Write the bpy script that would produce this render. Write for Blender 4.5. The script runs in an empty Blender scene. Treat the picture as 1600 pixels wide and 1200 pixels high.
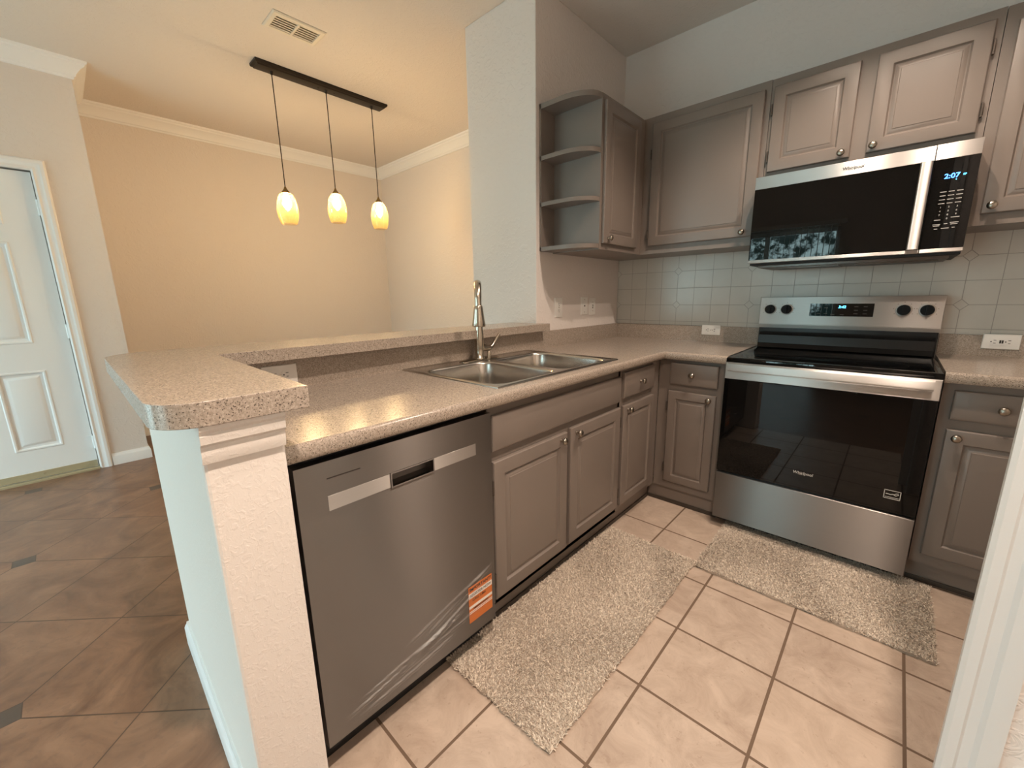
import bpy, bmesh, math, random
import numpy as np
from mathutils import Vector, Matrix

random.seed(4)
rng = np.random.default_rng(4)
S = bpy.context.scene
COL = S.collection

# ---------------------------------------------------------------- camera
cam_d = bpy.data.cameras.new('camera')
cam = bpy.data.objects.new('camera', cam_d)
COL.objects.link(cam)
CAM = Vector((1.5817, -2.9035, 1.2191))
yaw, pitch, roll = (math.radians(a) for a in (42.8914, -11.8685, -0.9056))
fwd = Vector((-math.sin(yaw) * math.cos(pitch), math.cos(yaw) * math.cos(pitch), math.sin(pitch)))
rgt0 = Vector((math.cos(yaw), math.sin(yaw), 0))
up0 = rgt0.cross(fwd)
rgt = rgt0 * math.cos(roll) + up0 * math.sin(roll)
upv = up0 * math.cos(roll) - rgt0 * math.sin(roll)
mw = Matrix((rgt, upv, -fwd)).transposed().to_4x4()
mw.translation = CAM
cam.matrix_world = mw
cam_d.sensor_width = 36.0
cam_d.lens = 641.72 * 36.0 / 1600.0
cam_d.clip_start = 0.02
S.camera = cam

# ---------------------------------------------------------------- view
S.view_settings.view_transform = 'Standard'
S.view_settings.look = 'None'
S.view_settings.gamma = 1.0
S.view_settings.use_curve_mapping = False
S.view_settings.exposure = 0.0

# ---------------------------------------------------------------- world: garden and bright sky seen through the glass door
WORLD_STRENGTH = 12.0
KITCHEN_W = 35.0
HALL_W = 54.0
PENDANT_E = 340.0
H = 2.814
W = bpy.data.worlds.new('world')
S.world = W
W.use_nodes = True
nt = W.node_tree
nt.nodes.clear()
def wn(t, **k):
    n = nt.nodes.new(t)
    for a, b in k.items():
        setattr(n, a, b)
    return n
tc = wn('ShaderNodeTexCoord')
noi = wn('ShaderNodeTexNoise'); noi.inputs['Scale'].default_value = 34; noi.inputs['Detail'].default_value = 6; noi.inputs['Roughness'].default_value = .7
rmp = wn('ShaderNodeValToRGB')
rmp.color_ramp.elements[0].position = .47; rmp.color_ramp.elements[0].color = (.02, .04, .038, 1)
rmp.color_ramp.elements[1].position = .57; rmp.color_ramp.elements[1].color = (.70, .91, .98, 1)
sep = wn('ShaderNodeSeparateXYZ')
mr = wn('ShaderNodeMapRange'); mr.inputs['From Min'].default_value = .10; mr.inputs['From Max'].default_value = .45
mixw = wn('ShaderNodeMix', data_type='RGBA')
mixw.inputs['B'].default_value = (.75, .90, 1.0, 1)
bg = wn('ShaderNodeBackground'); bg.inputs['Strength'].default_value = WORLD_STRENGTH
out = wn('ShaderNodeOutputWorld')
L = nt.links.new
L(tc.outputs['Generated'], noi.inputs['Vector']); L(noi.outputs['Fac'], rmp.inputs['Fac'])
L(tc.outputs['Generated'], sep.inputs[0]); L(sep.outputs['Z'], mr.inputs['Value'])
L(mr.outputs['Result'], mixw.inputs['Factor']); L(rmp.outputs['Color'], mixw.inputs['A'])
L(mixw.outputs['Result'], bg.inputs['Color']); L(bg.outputs[0], out.inputs['Surface'])

WINY = -5.2
def portal(x0, x1, z0, z1):
    d = bpy.data.lights.new('portal', 'AREA'); d.shape = 'RECTANGLE'; d.size = x1 - x0; d.size_y = z1 - z0
    d.cycles.is_portal = True
    o = bpy.data.objects.new('daylight_portal', d); COL.objects.link(o)
    o.location = ((x0 + x1) / 2, WINY - .10, (z0 + z1) / 2)
    o.rotation_euler = (math.radians(90), 0, 0)       # emits towards +y
SLIDER = (-.22, .90, .03, 2.08)
WIN_ADDED = (-2.62, -.80, .06, 2.12)
portal(*SLIDER); portal(*WIN_ADDED)

# ---------------------------------------------------------------- materials
def mat(name):
    m = bpy.data.materials.new(name); m.use_nodes = True
    t = m.node_tree; b = t.nodes['Principled BSDF']
    return m, t, b
def nd(t, typ, **k):
    n = t.nodes.new(typ)
    for a, b in k.items():
        setattr(n, a, b)
    return n
def simple(name, col, rough=.5, metal=0., spec=.5, bump=None, var=None, coat=0., aniso=0., trans=0.):
    m, t, b = mat(name)
    b.inputs['Base Color'].default_value = (*col, 1)
    b.inputs['Roughness'].default_value = rough
    b.inputs['Metallic'].default_value = metal
    b.inputs['Specular IOR Level'].default_value = spec
    b.inputs['Coat Weight'].default_value = coat
    b.inputs['Transmission Weight'].default_value = trans
    g = nd(t, 'ShaderNodeNewGeometry')
    if var:
        sc, amt = var
        n = nd(t, 'ShaderNodeTexNoise'); n.inputs['Scale'].default_value = sc; n.inputs['Detail'].default_value = 4
        t.links.new(g.outputs['Position'], n.inputs['Vector'])
        hsv = nd(t, 'ShaderNodeHueSaturation'); hsv.inputs['Color'].default_value = (*col, 1)
        mrr = nd(t, 'ShaderNodeMapRange'); mrr.inputs['To Min'].default_value = 1 - amt; mrr.inputs['To Max'].default_value = 1 + amt
        t.links.new(n.outputs['Fac'], mrr.inputs['Value']); t.links.new(mrr.outputs[0], hsv.inputs['Value'])
        t.links.new(hsv.outputs[0], b.inputs['Base Color'])
    if bump:
        sc, st, dist = bump
        n = nd(t, 'ShaderNodeTexNoise'); n.inputs['Scale'].default_value = sc; n.inputs['Detail'].default_value = 5
        bp = nd(t, 'ShaderNodeBump'); bp.inputs['Strength'].default_value = st; bp.inputs['Distance'].default_value = dist
        t.links.new(g.outputs['Position'], n.inputs['Vector']); t.links.new(n.outputs['Fac'], bp.inputs['Height'])
        t.links.new(bp.outputs[0], b.inputs['Normal'])
    if aniso:
        b.inputs['Anisotropic'].default_value = aniso
        tg = nd(t, 'ShaderNodeTangent', direction_type='UV_MAP')
        t.links.new(tg.outputs[0], b.inputs['Tangent'])
    return m

def plaster(name, col, amp, sc=34.):
    """knock-down texture: low irregular ridges and dabs"""
    m, t, b = mat(name)
    b.inputs['Base Color'].default_value = (*col, 1); b.inputs['Roughness'].default_value = .62
    b.inputs['Specular IOR Level'].default_value = .3
    g = nd(t, 'ShaderNodeNewGeometry')
    n1 = nd(t, 'ShaderNodeTexNoise'); n1.inputs['Scale'].default_value = sc; n1.inputs['Detail'].default_value = 3; n1.inputs['Distortion'].default_value = .9
    n2 = nd(t, 'ShaderNodeTexNoise'); n2.inputs['Scale'].default_value = sc * 4; n2.inputs['Detail'].default_value = 3
    r = nd(t, 'ShaderNodeValToRGB'); r.color_ramp.elements[0].position = .5; r.color_ramp.elements[1].position = .62
    ad = nd(t, 'ShaderNodeMath', operation='MULTIPLY_ADD'); ad.inputs[1].default_value = .35
    bp = nd(t, 'ShaderNodeBump'); bp.inputs['Strength'].default_value = amp; bp.inputs['Distance'].default_value = .004
    for n in (n1, n2):
        t.links.new(g.outputs['Position'], n.inputs['Vector'])
    t.links.new(n1.outputs['Fac'], r.inputs['Fac']); t.links.new(n2.outputs['Fac'], ad.inputs[0]); t.links.new(r.outputs['Color'], ad.inputs[2])
    t.links.new(ad.outputs[0], bp.inputs['Height']); t.links.new(bp.outputs[0], b.inputs['Normal'])
    return m

class NG:
    """tiny helper to write node math"""
    def __init__(s, t): s.t = t
    def m(s, op, a, b=None, c=None):
        n = s.t.nodes.new('ShaderNodeMath'); n.operation = op
        for i, v in enumerate((a, b, c)):
            if v is None: continue
            if isinstance(v, (int, float)): n.inputs[i].default_value = v
            else: s.t.links.new(v, n.inputs[i])
        return n.outputs[0]
    def mix(s, f, a, b):
        n = s.t.nodes.new('ShaderNodeMix'); n.data_type = 'RGBA'
        for k, v in (('Factor', f), ('A', a), ('B', b)):
            if isinstance(v, tuple): n.inputs[k].default_value = (*v, 1)
            elif isinstance(v, (int, float)): n.inputs[k].default_value = v
            else: s.t.links.new(v, n.inputs[k])
        return n.outputs['Result']
    def pos(s):
        g = s.t.nodes.new('ShaderNodeNewGeometry'); x = s.t.nodes.new('ShaderNodeSeparateXYZ')
        s.t.links.new(g.outputs['Position'], x.inputs[0])
        return g.outputs['Position'], x.outputs[0], x.outputs[1], x.outputs[2]
    def noise(s, vec, sc, det=4, rough=.5, dist=0.):
        n = s.t.nodes.new('ShaderNodeTexNoise'); n.inputs['Scale'].default_value = sc; n.inputs['Detail'].default_value = det
        n.inputs['Roughness'].default_value = rough; n.inputs['Distortion'].default_value = dist
        s.t.links.new(vec, n.inputs['Vector']); return n.outputs['Fac']
    def ramp(s, f, a, b, lo, hi):
        n = s.t.nodes.new('ShaderNodeValToRGB'); e = n.color_ramp.elements
        e[0].position, e[1].position = lo, hi; e[0].color = (*a, 1); e[1].color = (*b, 1)
        s.t.links.new(f, n.inputs['Fac']); return n.outputs['Color']
    def white(s, a, b):
        c = s.t.nodes.new('ShaderNodeCombineXYZ'); s.t.links.new(a, c.inputs[0]); s.t.links.new(b, c.inputs[1])
        n = s.t.nodes.new('ShaderNodeTexWhiteNoise'); n.noise_dimensions = '3D'; s.t.links.new(c.outputs[0], n.inputs['Vector'])
        return n.outputs['Value']
    def bump(s, h, st, dist, b):
        n = s.t.nodes.new('ShaderNodeBump'); n.inputs['Strength'].default_value = st; n.inputs['Distance'].default_value = dist
        s.t.links.new(h, n.inputs['Height']); s.t.links.new(n.outputs[0], b.inputs['Normal'])

def line_mask(N, c, pitch, half):
    """1 on a joint of half width `half` (metres) around every integer of c"""
    fr = N.m('FRACT', c)
    d = N.m('MINIMUM', fr, N.m('SUBTRACT', 1., fr))
    return N.m('LESS_THAN', N.m('MULTIPLY', d, pitch), half)

def kitchen_tile():
    m, t, b = mat('kitchen_floor_tile'); N = NG(t)
    P, x, y, z = N.pos(); p = .3104
    u = N.m('DIVIDE', N.m('SUBTRACT', x, 1.129), p); v = N.m('DIVIDE', N.m('SUBTRACT', y, -1.219), p)
    g = N.m('MAXIMUM', line_mask(N, u, p, .0042), line_mask(N, v, p, .0042))
    n1 = N.noise(P, 8, 8, .70, .8); n2 = N.noise(P, 34, 6, .72)
    c = N.mix(N.ramp(n1, (0, 0, 0), (1, 1, 1), .34, .66), (.40, .305, .24), (.575, .465, .38))
    c = N.mix(N.m('MULTIPLY', N.m('LESS_THAN', n2, .385), .45), c, (.33, .24, .18))
    w = N.white(N.m('FLOOR', u), N.m('FLOOR', v))
    c = N.mix(N.m('MULTIPLY', w, .22), c, (.66, .52, .40))
    c = N.mix(g, c, (.16, .105, .07))
    t.links.new(c, b.inputs['Base Color'])
    t.links.new(N.m('MULTIPLY_ADD', g, .45, .38), b.inputs['Roughness'])
    N.bump(N.m('ADD', N.m('SUBTRACT', 1., g), N.m('MULTIPLY', n2, .35)), .35, .0025, b)
    return m
def dining_tile():
    m, t, b = mat('dining_floor_tile'); N = NG(t)
    P, x, y, z = N.pos(); p = .403; k = 1 / (p * math.sqrt(2))
    dx = N.m('SUBTRACT', x, .045); dy = N.m('SUBTRACT', y, -2.935)
    u = N.m('MULTIPLY', N.m('ADD', dx, dy), k); v = N.m('MULTIPLY', N.m('SUBTRACT', dx, dy), k)
    g = N.m('MAXIMUM', line_mask(N, u, p, .0022), line_mask(N, v, p, .0022))
    # small square inserts at every second crossing
    ru = N.m('SUBTRACT', N.m('MULTIPLY', N.m('FRACT', N.m('MULTIPLY', u, .5)), 2.), 1.)
    rv = N.m('MULTIPLY', N.m('SUBTRACT', N.m('FRACT', N.m('ADD', N.m('MULTIPLY', v, .5), .5)), .5), 2.)
    ax = N.m('ABSOLUTE', N.m('MULTIPLY', N.m('ADD', ru, rv), p * .7071))
    ay = N.m('ABSOLUTE', N.m('MULTIPLY', N.m('SUBTRACT', ru, rv), p * .7071))
    am = N.m('MAXIMUM', ax, ay)
    ins = N.m('LESS_THAN', am, .036)
    insg = N.m('MULTIPLY', N.m('LESS_THAN', am, .039), N.m('SUBTRACT', 1., ins))
    n1 = N.noise(P, 4.5, 7, .62, 1.2); n2 = N.noise(P, 30, 5, .6)
    c = N.mix(N.ramp(n1, (0, 0, 0), (1, 1, 1), .33, .68), (.130, .064, .036), (.275, .152, .09))
    c = N.mix(N.m('MULTIPLY', N.m('LESS_THAN', n2, .42), .22), c, (.12, .07, .05))
    w = N.white(N.m('FLOOR', u), N.m('FLOOR', v))
    c = N.mix(N.m('MULTIPLY', w, .18), c, (.30, .20, .14))
    c = N.mix(g, c, (.085, .048, .028)); c = N.mix(ins, c, (.085, .06, .045)); c = N.mix(insg, c, (.07, .04, .025))
    t.links.new(c, b.inputs['Base Color'])
    t.links.new(N.m('MULTIPLY_ADD', n1, .15, .30), b.inputs['Roughness'])
    N.bump(N.m('ADD', N.m('SUBTRACT', 1., g), N.m('MULTIPLY', n1, .4)), .25, .002, b)
    return m
def splash_tile():
    m, t, b = mat('backsplash_tile'); N = NG(t)
    P, x, y, z = N.pos(); p = .1117
    u = N.m('DIVIDE', N.m('SUBTRACT', x, .118), .1121); v = N.m('DIVIDE', N.m('SUBTRACT', z, 1.1535), p)
    # small diamonds at every fourth joint of every second row
    ru = N.m('MULTIPLY', N.m('SUBTRACT', N.m('FRACT', N.m('ADD', N.m('MULTIPLY', u, .25), -.25)), .5), 4.)
    rv = N.m('MULTIPLY', N.m('SUBTRACT', N.m('FRACT', N.m('ADD', N.m('MULTIPLY', v, .5), .5)), .5), 2.)
    dd = N.m('MULTIPLY', N.m('ADD', N.m('ABSOLUTE', ru), N.m('ABSOLUTE', rv)), p)
    inside = N.m('LESS_THAN', dd, .0235)
    edge = N.m('MULTIPLY', N.m('LESS_THAN', dd, .0275), N.m('SUBTRACT', 1., inside))
    g = N.m('MAXIMUM', line_mask(N, u, p, .0014), line_mask(N, v, p, .0014))
    g = N.m('MAXIMUM', N.m('MULTIPLY', g, N.m('SUBTRACT', 1., inside)), edge)
    n = N.noise(P, 9, 4); n2 = N.noise(P, 14, 2, .5, .8)
    c = N.mix(n, (.58, .56, .51), (.66, .64, .59)); c = N.mix(g, c, (.37, .35, .32))
    t.links.new(c, b.inputs['Base Color']); t.links.new(N.m('MULTIPLY_ADD', g, .4, .22), b.inputs['Roughness'])
    N.bump(N.m('ADD', N.m('SUBTRACT', 1., g), N.m('MULTIPLY', n2, .5)), .3, .002, b)
    return m
def laminate():
    m, t, b = mat('speckled_laminate'); N = NG(t)
    P, x, y, z = N.pos()
    n1 = N.noise(P, 190, 3, .6); n2 = N.noise(P, 330, 2, .5); n3 = N.noise(P, 270, 2, .5, .3)
    c = N.mix(N.ramp(n1, (0, 0, 0), (1, 1, 1), .42, .58), (.335, .28, .23), (.44, .37, .31))
    c = N.mix(N.m('MULTIPLY', N.m('LESS_THAN', n2, .385), .85), c, (.065, .048, .038))
    c = N.mix(N.m('MULTIPLY', N.m('GREATER_THAN', n3, .64), .6), c, (.64, .56, .48))
    t.links.new(c, b.inputs['Base Color']); b.inputs['Roughness'].default_value = .22
    N.bump(N.noise(P, 260, 2), .10, .0008, b)
    return m
def steel(name, col, rough, streak=.5):
    m, t, b = mat(name); N = NG(t)
    uv = nd(t, 'ShaderNodeUVMap'); mp = nd(t, 'ShaderNodeMapping'); mp.inputs['Scale'].default_value = (3, 900, 1)
    t.links.new(uv.outputs[0], mp.inputs['Vector'])
    n = N.noise(mp.outputs[0], 1., 3, .6)
    c = N.mix(n, tuple(k * (1 - .12 * streak) for k in col), tuple(min(1, k * (1 + .10 * streak)) for k in col))
    t.links.new(c, b.inputs['Base Color'])
    b.inputs['Metallic'].default_value = 1; b.inputs['Roughness'].default_value = rough
    b.inputs['Anisotropic'].default_value = 1.0; b.inputs['Anisotropic Rotation'].default_value = .25
    tg = nd(t, 'ShaderNodeTangent', direction_type='UV_MAP'); t.links.new(tg.outputs[0], b.inputs['Tangent'])
    return m
def emit(name, col, st):
    m, t, b = mat(name)
    b.inputs['Base Color'].default_value = (0, 0, 0, 1)
    b.inputs['Emission Color'].default_value = (*col, 1); b.inputs['Emission Strength'].default_value = st
    return m
def amber_glass():
    m, t, b = mat('amber_crackle_glass'); N = NG(t)
    t.nodes.remove(b)
    P, x, y, z = N.pos()
    vor = nd(t, 'ShaderNodeTexVoronoi', feature='DISTANCE_TO_EDGE'); vor.inputs['Scale'].default_value = 75
    t.links.new(P, vor.inputs['Vector'])
    n = N.noise(P, 60, 4, .7)
    f = N.m('MULTIPLY', N.m('LESS_THAN', vor.outputs['Distance'], .06), .55)
    c = N.mix(N.ramp(n, (0, 0, 0), (1, 1, 1), .4, .65), (1.0, .72, .26), (1.0, .60, .14)); c = N.mix(f, c, (.65, .36, .07))
    tr = nd(t, 'ShaderNodeBsdfTransparent'); tl = nd(t, 'ShaderNodeBsdfTranslucent'); gl = nd(t, 'ShaderNodeBsdfGlossy')
    gl.inputs['Roughness'].default_value = .08
    t.links.new(N.mix(f, (1.0, .88, .60), (.80, .58, .26)), tr.inputs['Color'])
    t.links.new(c, tl.inputs['Color'])
    m1 = nd(t, 'ShaderNodeMixShader'); m1.inputs[0].default_value = .085
    m2 = nd(t, 'ShaderNodeMixShader'); m2.inputs[0].default_value = .05
    o = t.nodes['Material Output']
    t.links.new(tr.outputs[0], m1.inputs[1]); t.links.new(tl.outputs[0], m1.inputs[2])
    t.links.new(m1.outputs[0], m2.inputs[1]); t.links.new(gl.outputs[0], m2.inputs[2]); t.links.new(m2.outputs[0], o.inputs['Surface'])
    return m
def thin_clear(name, gloss, rough, tint=(1, 1, 1)):
    m, t, b = mat(name); t.nodes.remove(b)
    tr = nd(t, 'ShaderNodeBsdfTransparent'); tr.inputs['Color'].default_value = (*tint, 1)
    gl = nd(t, 'ShaderNodeBsdfGlossy'); gl.inputs['Roughness'].default_value = rough
    lw = nd(t, 'ShaderNodeLayerWeight'); pw = nd(t, 'ShaderNodeMath', operation='POWER'); pw.inputs[1].default_value = 4.
    fr = nd(t, 'ShaderNodeMath', operation='MULTIPLY_ADD'); fr.inputs[1].default_value = .45; fr.inputs[2].default_value = gloss
    t.links.new(lw.outputs['Facing'], pw.inputs[0]); t.links.new(pw.outputs[0], fr.inputs[0])
    mx = nd(t, 'ShaderNodeMixShader'); o = t.nodes['Material Output']
    t.links.new(fr.outputs[0], mx.inputs[0]); t.links.new(tr.outputs[0], mx.inputs[1]); t.links.new(gl.outputs[0], mx.inputs[2]); t.links.new(mx.outputs[0], o.inputs['Surface'])
    return m
def film_mat():
    # clear film: almost invisible where flat, creases hazy and shiny with highlights painted white
    m, t, b = mat('plastic_film'); t.nodes.remove(b); N = NG(t)
    g = nd(t, 'ShaderNodeNewGeometry'); x = nd(t, 'ShaderNodeSeparateXYZ'); t.links.new(g.outputs['Normal'], x.inputs[0])
    f = N.m('MINIMUM', N.m('MULTIPLY_ADD', N.m('SUBTRACT', 1., N.m('ABSOLUTE', x.outputs[0])), 4.5, .010), .55)
    tr = nd(t, 'ShaderNodeBsdfTransparent'); gl = nd(t, 'ShaderNodeBsdfGlossy'); gl.inputs['Roughness'].default_value = .22
    df = nd(t, 'ShaderNodeBsdfDiffuse'); df.inputs['Color'].default_value = (.85, .85, .85, 1)
    m1 = nd(t, 'ShaderNodeMixShader'); m1.inputs[0].default_value = .5; m2 = nd(t, 'ShaderNodeMixShader'); o = t.nodes['Material Output']
    t.links.new(gl.outputs[0], m1.inputs[1]); t.links.new(df.outputs[0], m1.inputs[2]); t.links.new(f, m2.inputs[0])
    t.links.new(tr.outputs[0], m2.inputs[1]); t.links.new(m1.outputs[0], m2.inputs[2]); t.links.new(m2.outputs[0], o.inputs['Surface'])
    return m
def rug_mat():
    m, t, b = mat('shag_pile'); N = NG(t)
    P, x, y, z = N.pos()
    at = nd(t, 'ShaderNodeAttribute', attribute_name='tint')
    n = N.noise(P, 9, 3)
    c = N.mix(at.outputs['Fac'], (.40, .32, .25), (1.0, .90, .77))
    c = N.mix(N.m('MULTIPLY', N.m('LESS_THAN', N.noise(P, 150, 2), .45), .32), c, (.40, .315, .24))
    t.links.new(c, b.inputs['Base Color']); b.inputs['Roughness'].default_value = .85
    b.inputs['Sheen Weight'].default_value = .3; b.inputs['Specular IOR Level'].default_value = .15
    return m

MT = {}
MT['wall'] = plaster('wall_paint', (.76, .705, .665), .28)
MT['half'] = plaster('knockdown_plaster', (.81, .76, .715), .17, 78.)
MT['ceil'] = plaster('ceiling_paint', (.75, .69, .635), .25, 40.)
MT['white'] = simple('white_trim_paint', (.87, .87, .87), .35)
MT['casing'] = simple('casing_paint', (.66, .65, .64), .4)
MT['door'] = simple('white_door_paint', (.87, .87, .87), .4, bump=(300, .05, .001))
MT['ktile'] = kitchen_tile(); MT['dtile'] = dining_tile(); MT['stile'] = splash_tile(); MT['lam'] = laminate()
MT['cab'] = simple('taupe_cabinet_paint', (.205, .170, .147), .36, var=(3, .05), bump=(120, .05, .0006))
MT['cabdark'] = simple('cabinet_underside', (.13, .105, .085), .6)
MT['steel'] = steel('brushed_stainless', (.235, .218, .205), .37)
MT['steel2'] = steel('brushed_stainless_light', (.60, .58, .56), .40)
MT['sink'] = simple('sink_stainless', (.56, .53, .49), .24, 1., aniso=.5)
MT['nickel'] = simple('satin_nickel', (.55, .49, .41), .22, 1.)
MT['knob'] = simple('pewter_knob', (.36, .32, .27), .28, 1.)
MT['shoe'] = simple('dark_shoe_strip', (.055, .042, .032), .5)
MT['hinge'] = simple('dark_hinge', (.12, .10, .085), .4, .7)
MT['bglass'] = simple('black_glass', (.003, .003, .003), .008, spec=.32)
MT['black'] = simple('black_enamel', (.010, .0095, .0095), .25, spec=.35)
MT['matblack'] = simple('matte_black', (.01, .01, .01), .6)
MT['dial'] = simple('dial_black', (.008, .008, .008), .5, spec=.2)
MT['bronze'] = simple('dark_bronze', (.030, .022, .016), .38, .6)
MT['brass'] = simple('aged_brass', (.25, .17, .07), .35, .9)
MT['plate'] = simple('white_plastic', (.86, .84, .80), .35)
MT['slot'] = simple('dark_slot', (.03, .022, .018), .6)
MT['ink'] = simple('black_ink', (.015, .015, .015), .5)
MT['silverink'] = simple('silver_print', (.50, .48, .45), .4)
MT['blue'] = emit('blue_display', (.08, .30, 1.0), 5.0)
MT['cyan'] = emit('cyan_display', (.10, .55, 1.0), 5.0)
MT['bulb'] = emit('warm_bulb', (1.0, .78, .57), PENDANT_E)
MT['shade'] = amber_glass()
MT['film'] = film_mat()
MT['pane'] = thin_clear('window_glass', .05, .01, (.92, .98, .96))
MT['rug'] = rug_mat()
MT['sweep'] = simple('tan_door_sweep', (.42, .35, .22), .5)
MT['orange'] = simple('orange_sticker', (.62, .17, .035), .4)
MT['stickwhite'] = simple('sticker_white', (.80, .74, .68), .4)
MT['blind'] = simple('blind_vinyl', (.70, .74, .70), .5)
MT['mark'] = simple('grey_print', (.12, .11, .10), .5)
MT['burner'] = simple('burner_print', (.03, .03, .03), .12)
MT['vent'] = simple('vent_enamel', (.76, .70, .60), .45)

# ---------------------------------------------------------------- mesh builder
def FX(x0): return lambda u, v, n: (x0 + n, u, v)          # wall or front facing +x : u = y, v = z
def FY(y0): return lambda u, v, n: (u, y0 - n, v)          # front facing -y : u = x, v = z
def FZ(z0): return lambda u, v, n: (u, v, z0 + n)          # top facing up
def FC(z0): return lambda u, v, n: (u, v, z0 - n)          # ceiling facing down

class M:
    def __init__(s): s.v = []; s.f = []; s.mi = []; s.cur = 0
    def add(s, vs, fs):
        o = len(s.v); s.v += [tuple(p) for p in vs]; s.f += [tuple(i + o for i in f) for f in fs]; s.mi += [s.cur] * len(fs); return s
    def box(s, x0, x1, y0, y1, z0, z1):
        x0, x1 = min(x0, x1), max(x0, x1); y0, y1 = min(y0, y1), max(y0, y1); z0, z1 = min(z0, z1), max(z0, z1)
        return s.add([(x0,y0,z0),(x1,y0,z0),(x1,y1,z0),(x0,y1,z0),(x0,y0,z1),(x1,y0,z1),(x1,y1,z1),(x0,y1,z1)],
                     [(0,3,2,1),(4,5,6,7),(0,1,5,4),(1,2,6,5),(2,3,7,6),(3,0,4,7)])
    def fbox(s, F, u0, u1, v0, v1, n0, n1):
        a = F(u0, v0, n0); b = F(u1, v1, n1)
        return s.box(a[0], b[0], a[1], b[1], a[2], b[2])
    def loops(s, loops, cap0=True, cap1=True, closed=True):
        n = len(loops[0]); o = len(s.v)
        for l in loops: s.v += [tuple(p) for p in l]
        for k in range(len(loops) - 1):
            for i in range(n if closed else n - 1):
                j = (i + 1) % n
                s.f.append((o + k*n + i, o + k*n + j, o + (k+1)*n + j, o + (k+1)*n + i)); s.mi.append(s.cur)
        if cap0: s.f.append(tuple(o + i for i in range(n))[::-1]); s.mi.append(s.cur)
        if cap1: s.f.append(tuple(o + (len(loops)-1)*n + i for i in range(n))); s.mi.append(s.cur)
        return s
    def rings(s, F, rect, steps, cap0=True, cap1=True):
        """rect = u0,u1,v0,v1 ; steps = [(inset, n)]"""
        u0, u1, v0, v1 = rect; ls = []
        for i, n in steps:
            ls.append([F(u0+i, v0+i, n), F(u1-i, v0+i, n), F(u1-i, v1-i, n), F(u0+i, v1-i, n)])
        return s.loops(ls, cap0, cap1)
    def prism(s, F, poly, n0, n1):
        return s.loops([[F(u, v, n0) for u, v in poly], [F(u, v, n1) for u, v in poly]])
    def lathe(s, c, prof, seg=24, axis='z', cap=True):
        ls = []
        for r, h in prof:
            l = []
            for i in range(seg):
                a = 2*math.pi*i/seg; p, q = r*math.cos(a), r*math.sin(a)
                l.append({'z': (c[0]+p, c[1]+q, c[2]+h), 'x': (c[0]+h, c[1]+p, c[2]+q), '-y': (c[0]+p, c[1]-h, c[2]+q), 'y': (c[0]+p, c[1]+h, c[2]+q)}[axis])
            ls.append(l)
        return s.loops(ls, cap, cap)
    def tube(s, pts, rad, seg=14):
        pts = [Vector(p) for p in pts]; n = len(pts)
        rad = [rad]*n if isinstance(rad, (int, float)) else rad
        ls = []; ref = None
        for i, p in enumerate(pts):
            d = (pts[min(i+1, n-1)] - pts[max(i-1, 0)]).normalized()
            if ref is None: ref = Vector((0, 0, 1)) if abs(d.z) < .9 else Vector((1, 0, 0))
            a = d.cross(ref).normalized(); b = d.cross(a).normalized(); ref = -b if False else ref
            ls.append([p + a*rad[i]*math.cos(2*math.pi*k/seg) + b*rad[i]*math.sin(2*math.pi*k/seg) for k in range(seg)])
        return s.loops(ls)
    def sweep(s, path, prof, side=1, caps=True):
        """path of (x,y); prof of (d,z) with d measured to the given side (1 = left of travel); mitred corners, closed profile"""
        P = [Vector((a, b)) for a, b in path]; ls = []
        for i, p in enumerate(P):
            ns = []
            if i > 0: d = (p - P[i-1]).normalized(); ns.append(Vector((-d.y, d.x)) * side)
            if i < len(P)-1: d = (P[i+1] - p).normalized(); ns.append(Vector((-d.y, d.x)) * side)
            if len(ns) == 2:
                m = (ns[0] + ns[1]); m = m / (1 + ns[0].dot(ns[1]))
            else: m = ns[0]
            ls.append([(p.x + m.x*d_, p.y + m.y*d_, z_) for d_, z_ in prof])
        return s.loops(ls, caps, caps)

LOC = {}
def build(name, m, mats, loc, parent=None, bevel=0., smooth=30., seg=2):
    loc = Vector(loc)
    me = bpy.data.meshes.new(name)
    me.from_pydata([tuple(Vector(p) - loc) for p in m.v], [], m.f)
    for mm in (mats if isinstance(mats, (list, tuple)) else [mats]): me.materials.append(mm)
    me.polygons.foreach_set('material_index', m.mi)
    bm = bmesh.new(); bm.from_mesh(me)
    bmesh.ops.recalc_face_normals(bm, faces=bm.faces)
    uvl = bm.loops.layers.uv.new('UVMap')
    for f in bm.faces:
        n = f.normal; ax = max(range(3), key=lambda k: abs(n[k]))
        for lp in f.loops:
            c = lp.vert.co + loc
            lp[uvl].uv = (c.y, c.z) if ax == 0 else (c.x, c.z) if ax == 1 else (c.x, c.y)
    bm.to_mesh(me); bm.free()
    if smooth:
        me.polygons.foreach_set('use_smooth', [True]*len(me.polygons))
        me.set_sharp_from_angle(angle=math.radians(smooth))
    o = bpy.data.objects.new(name, me); COL.objects.link(o)
    if parent is not None:
        o.parent = parent; o.location = loc - LOC[parent.name]
    else:
        o.location = loc
    LOC[o.name] = loc
    if bevel:
        b = o.modifiers.new('bevel', 'BEVEL'); b.width = bevel; b.segments = seg; b.limit_method = 'ANGLE'; b.angle_limit = math.radians(40); b.harden_normals = False
    return o
def thing(name, label, cat, loc, group=None):
    o = bpy.data.objects.new(name, None); COL.objects.link(o); o.location = loc; o.empty_display_size = .05
    o['label'] = label; o['category'] = cat
    if group: o['group'] = group
    LOC[o.name] = Vector(loc)
    return o
def part(name, m, mats, parent, bevel=0., smooth=30., label=None, seg=2):
    o = build(name, m, mats, LOC[parent.name], parent, bevel, smooth, seg)
    if label: o['label'] = label
    return o
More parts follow.
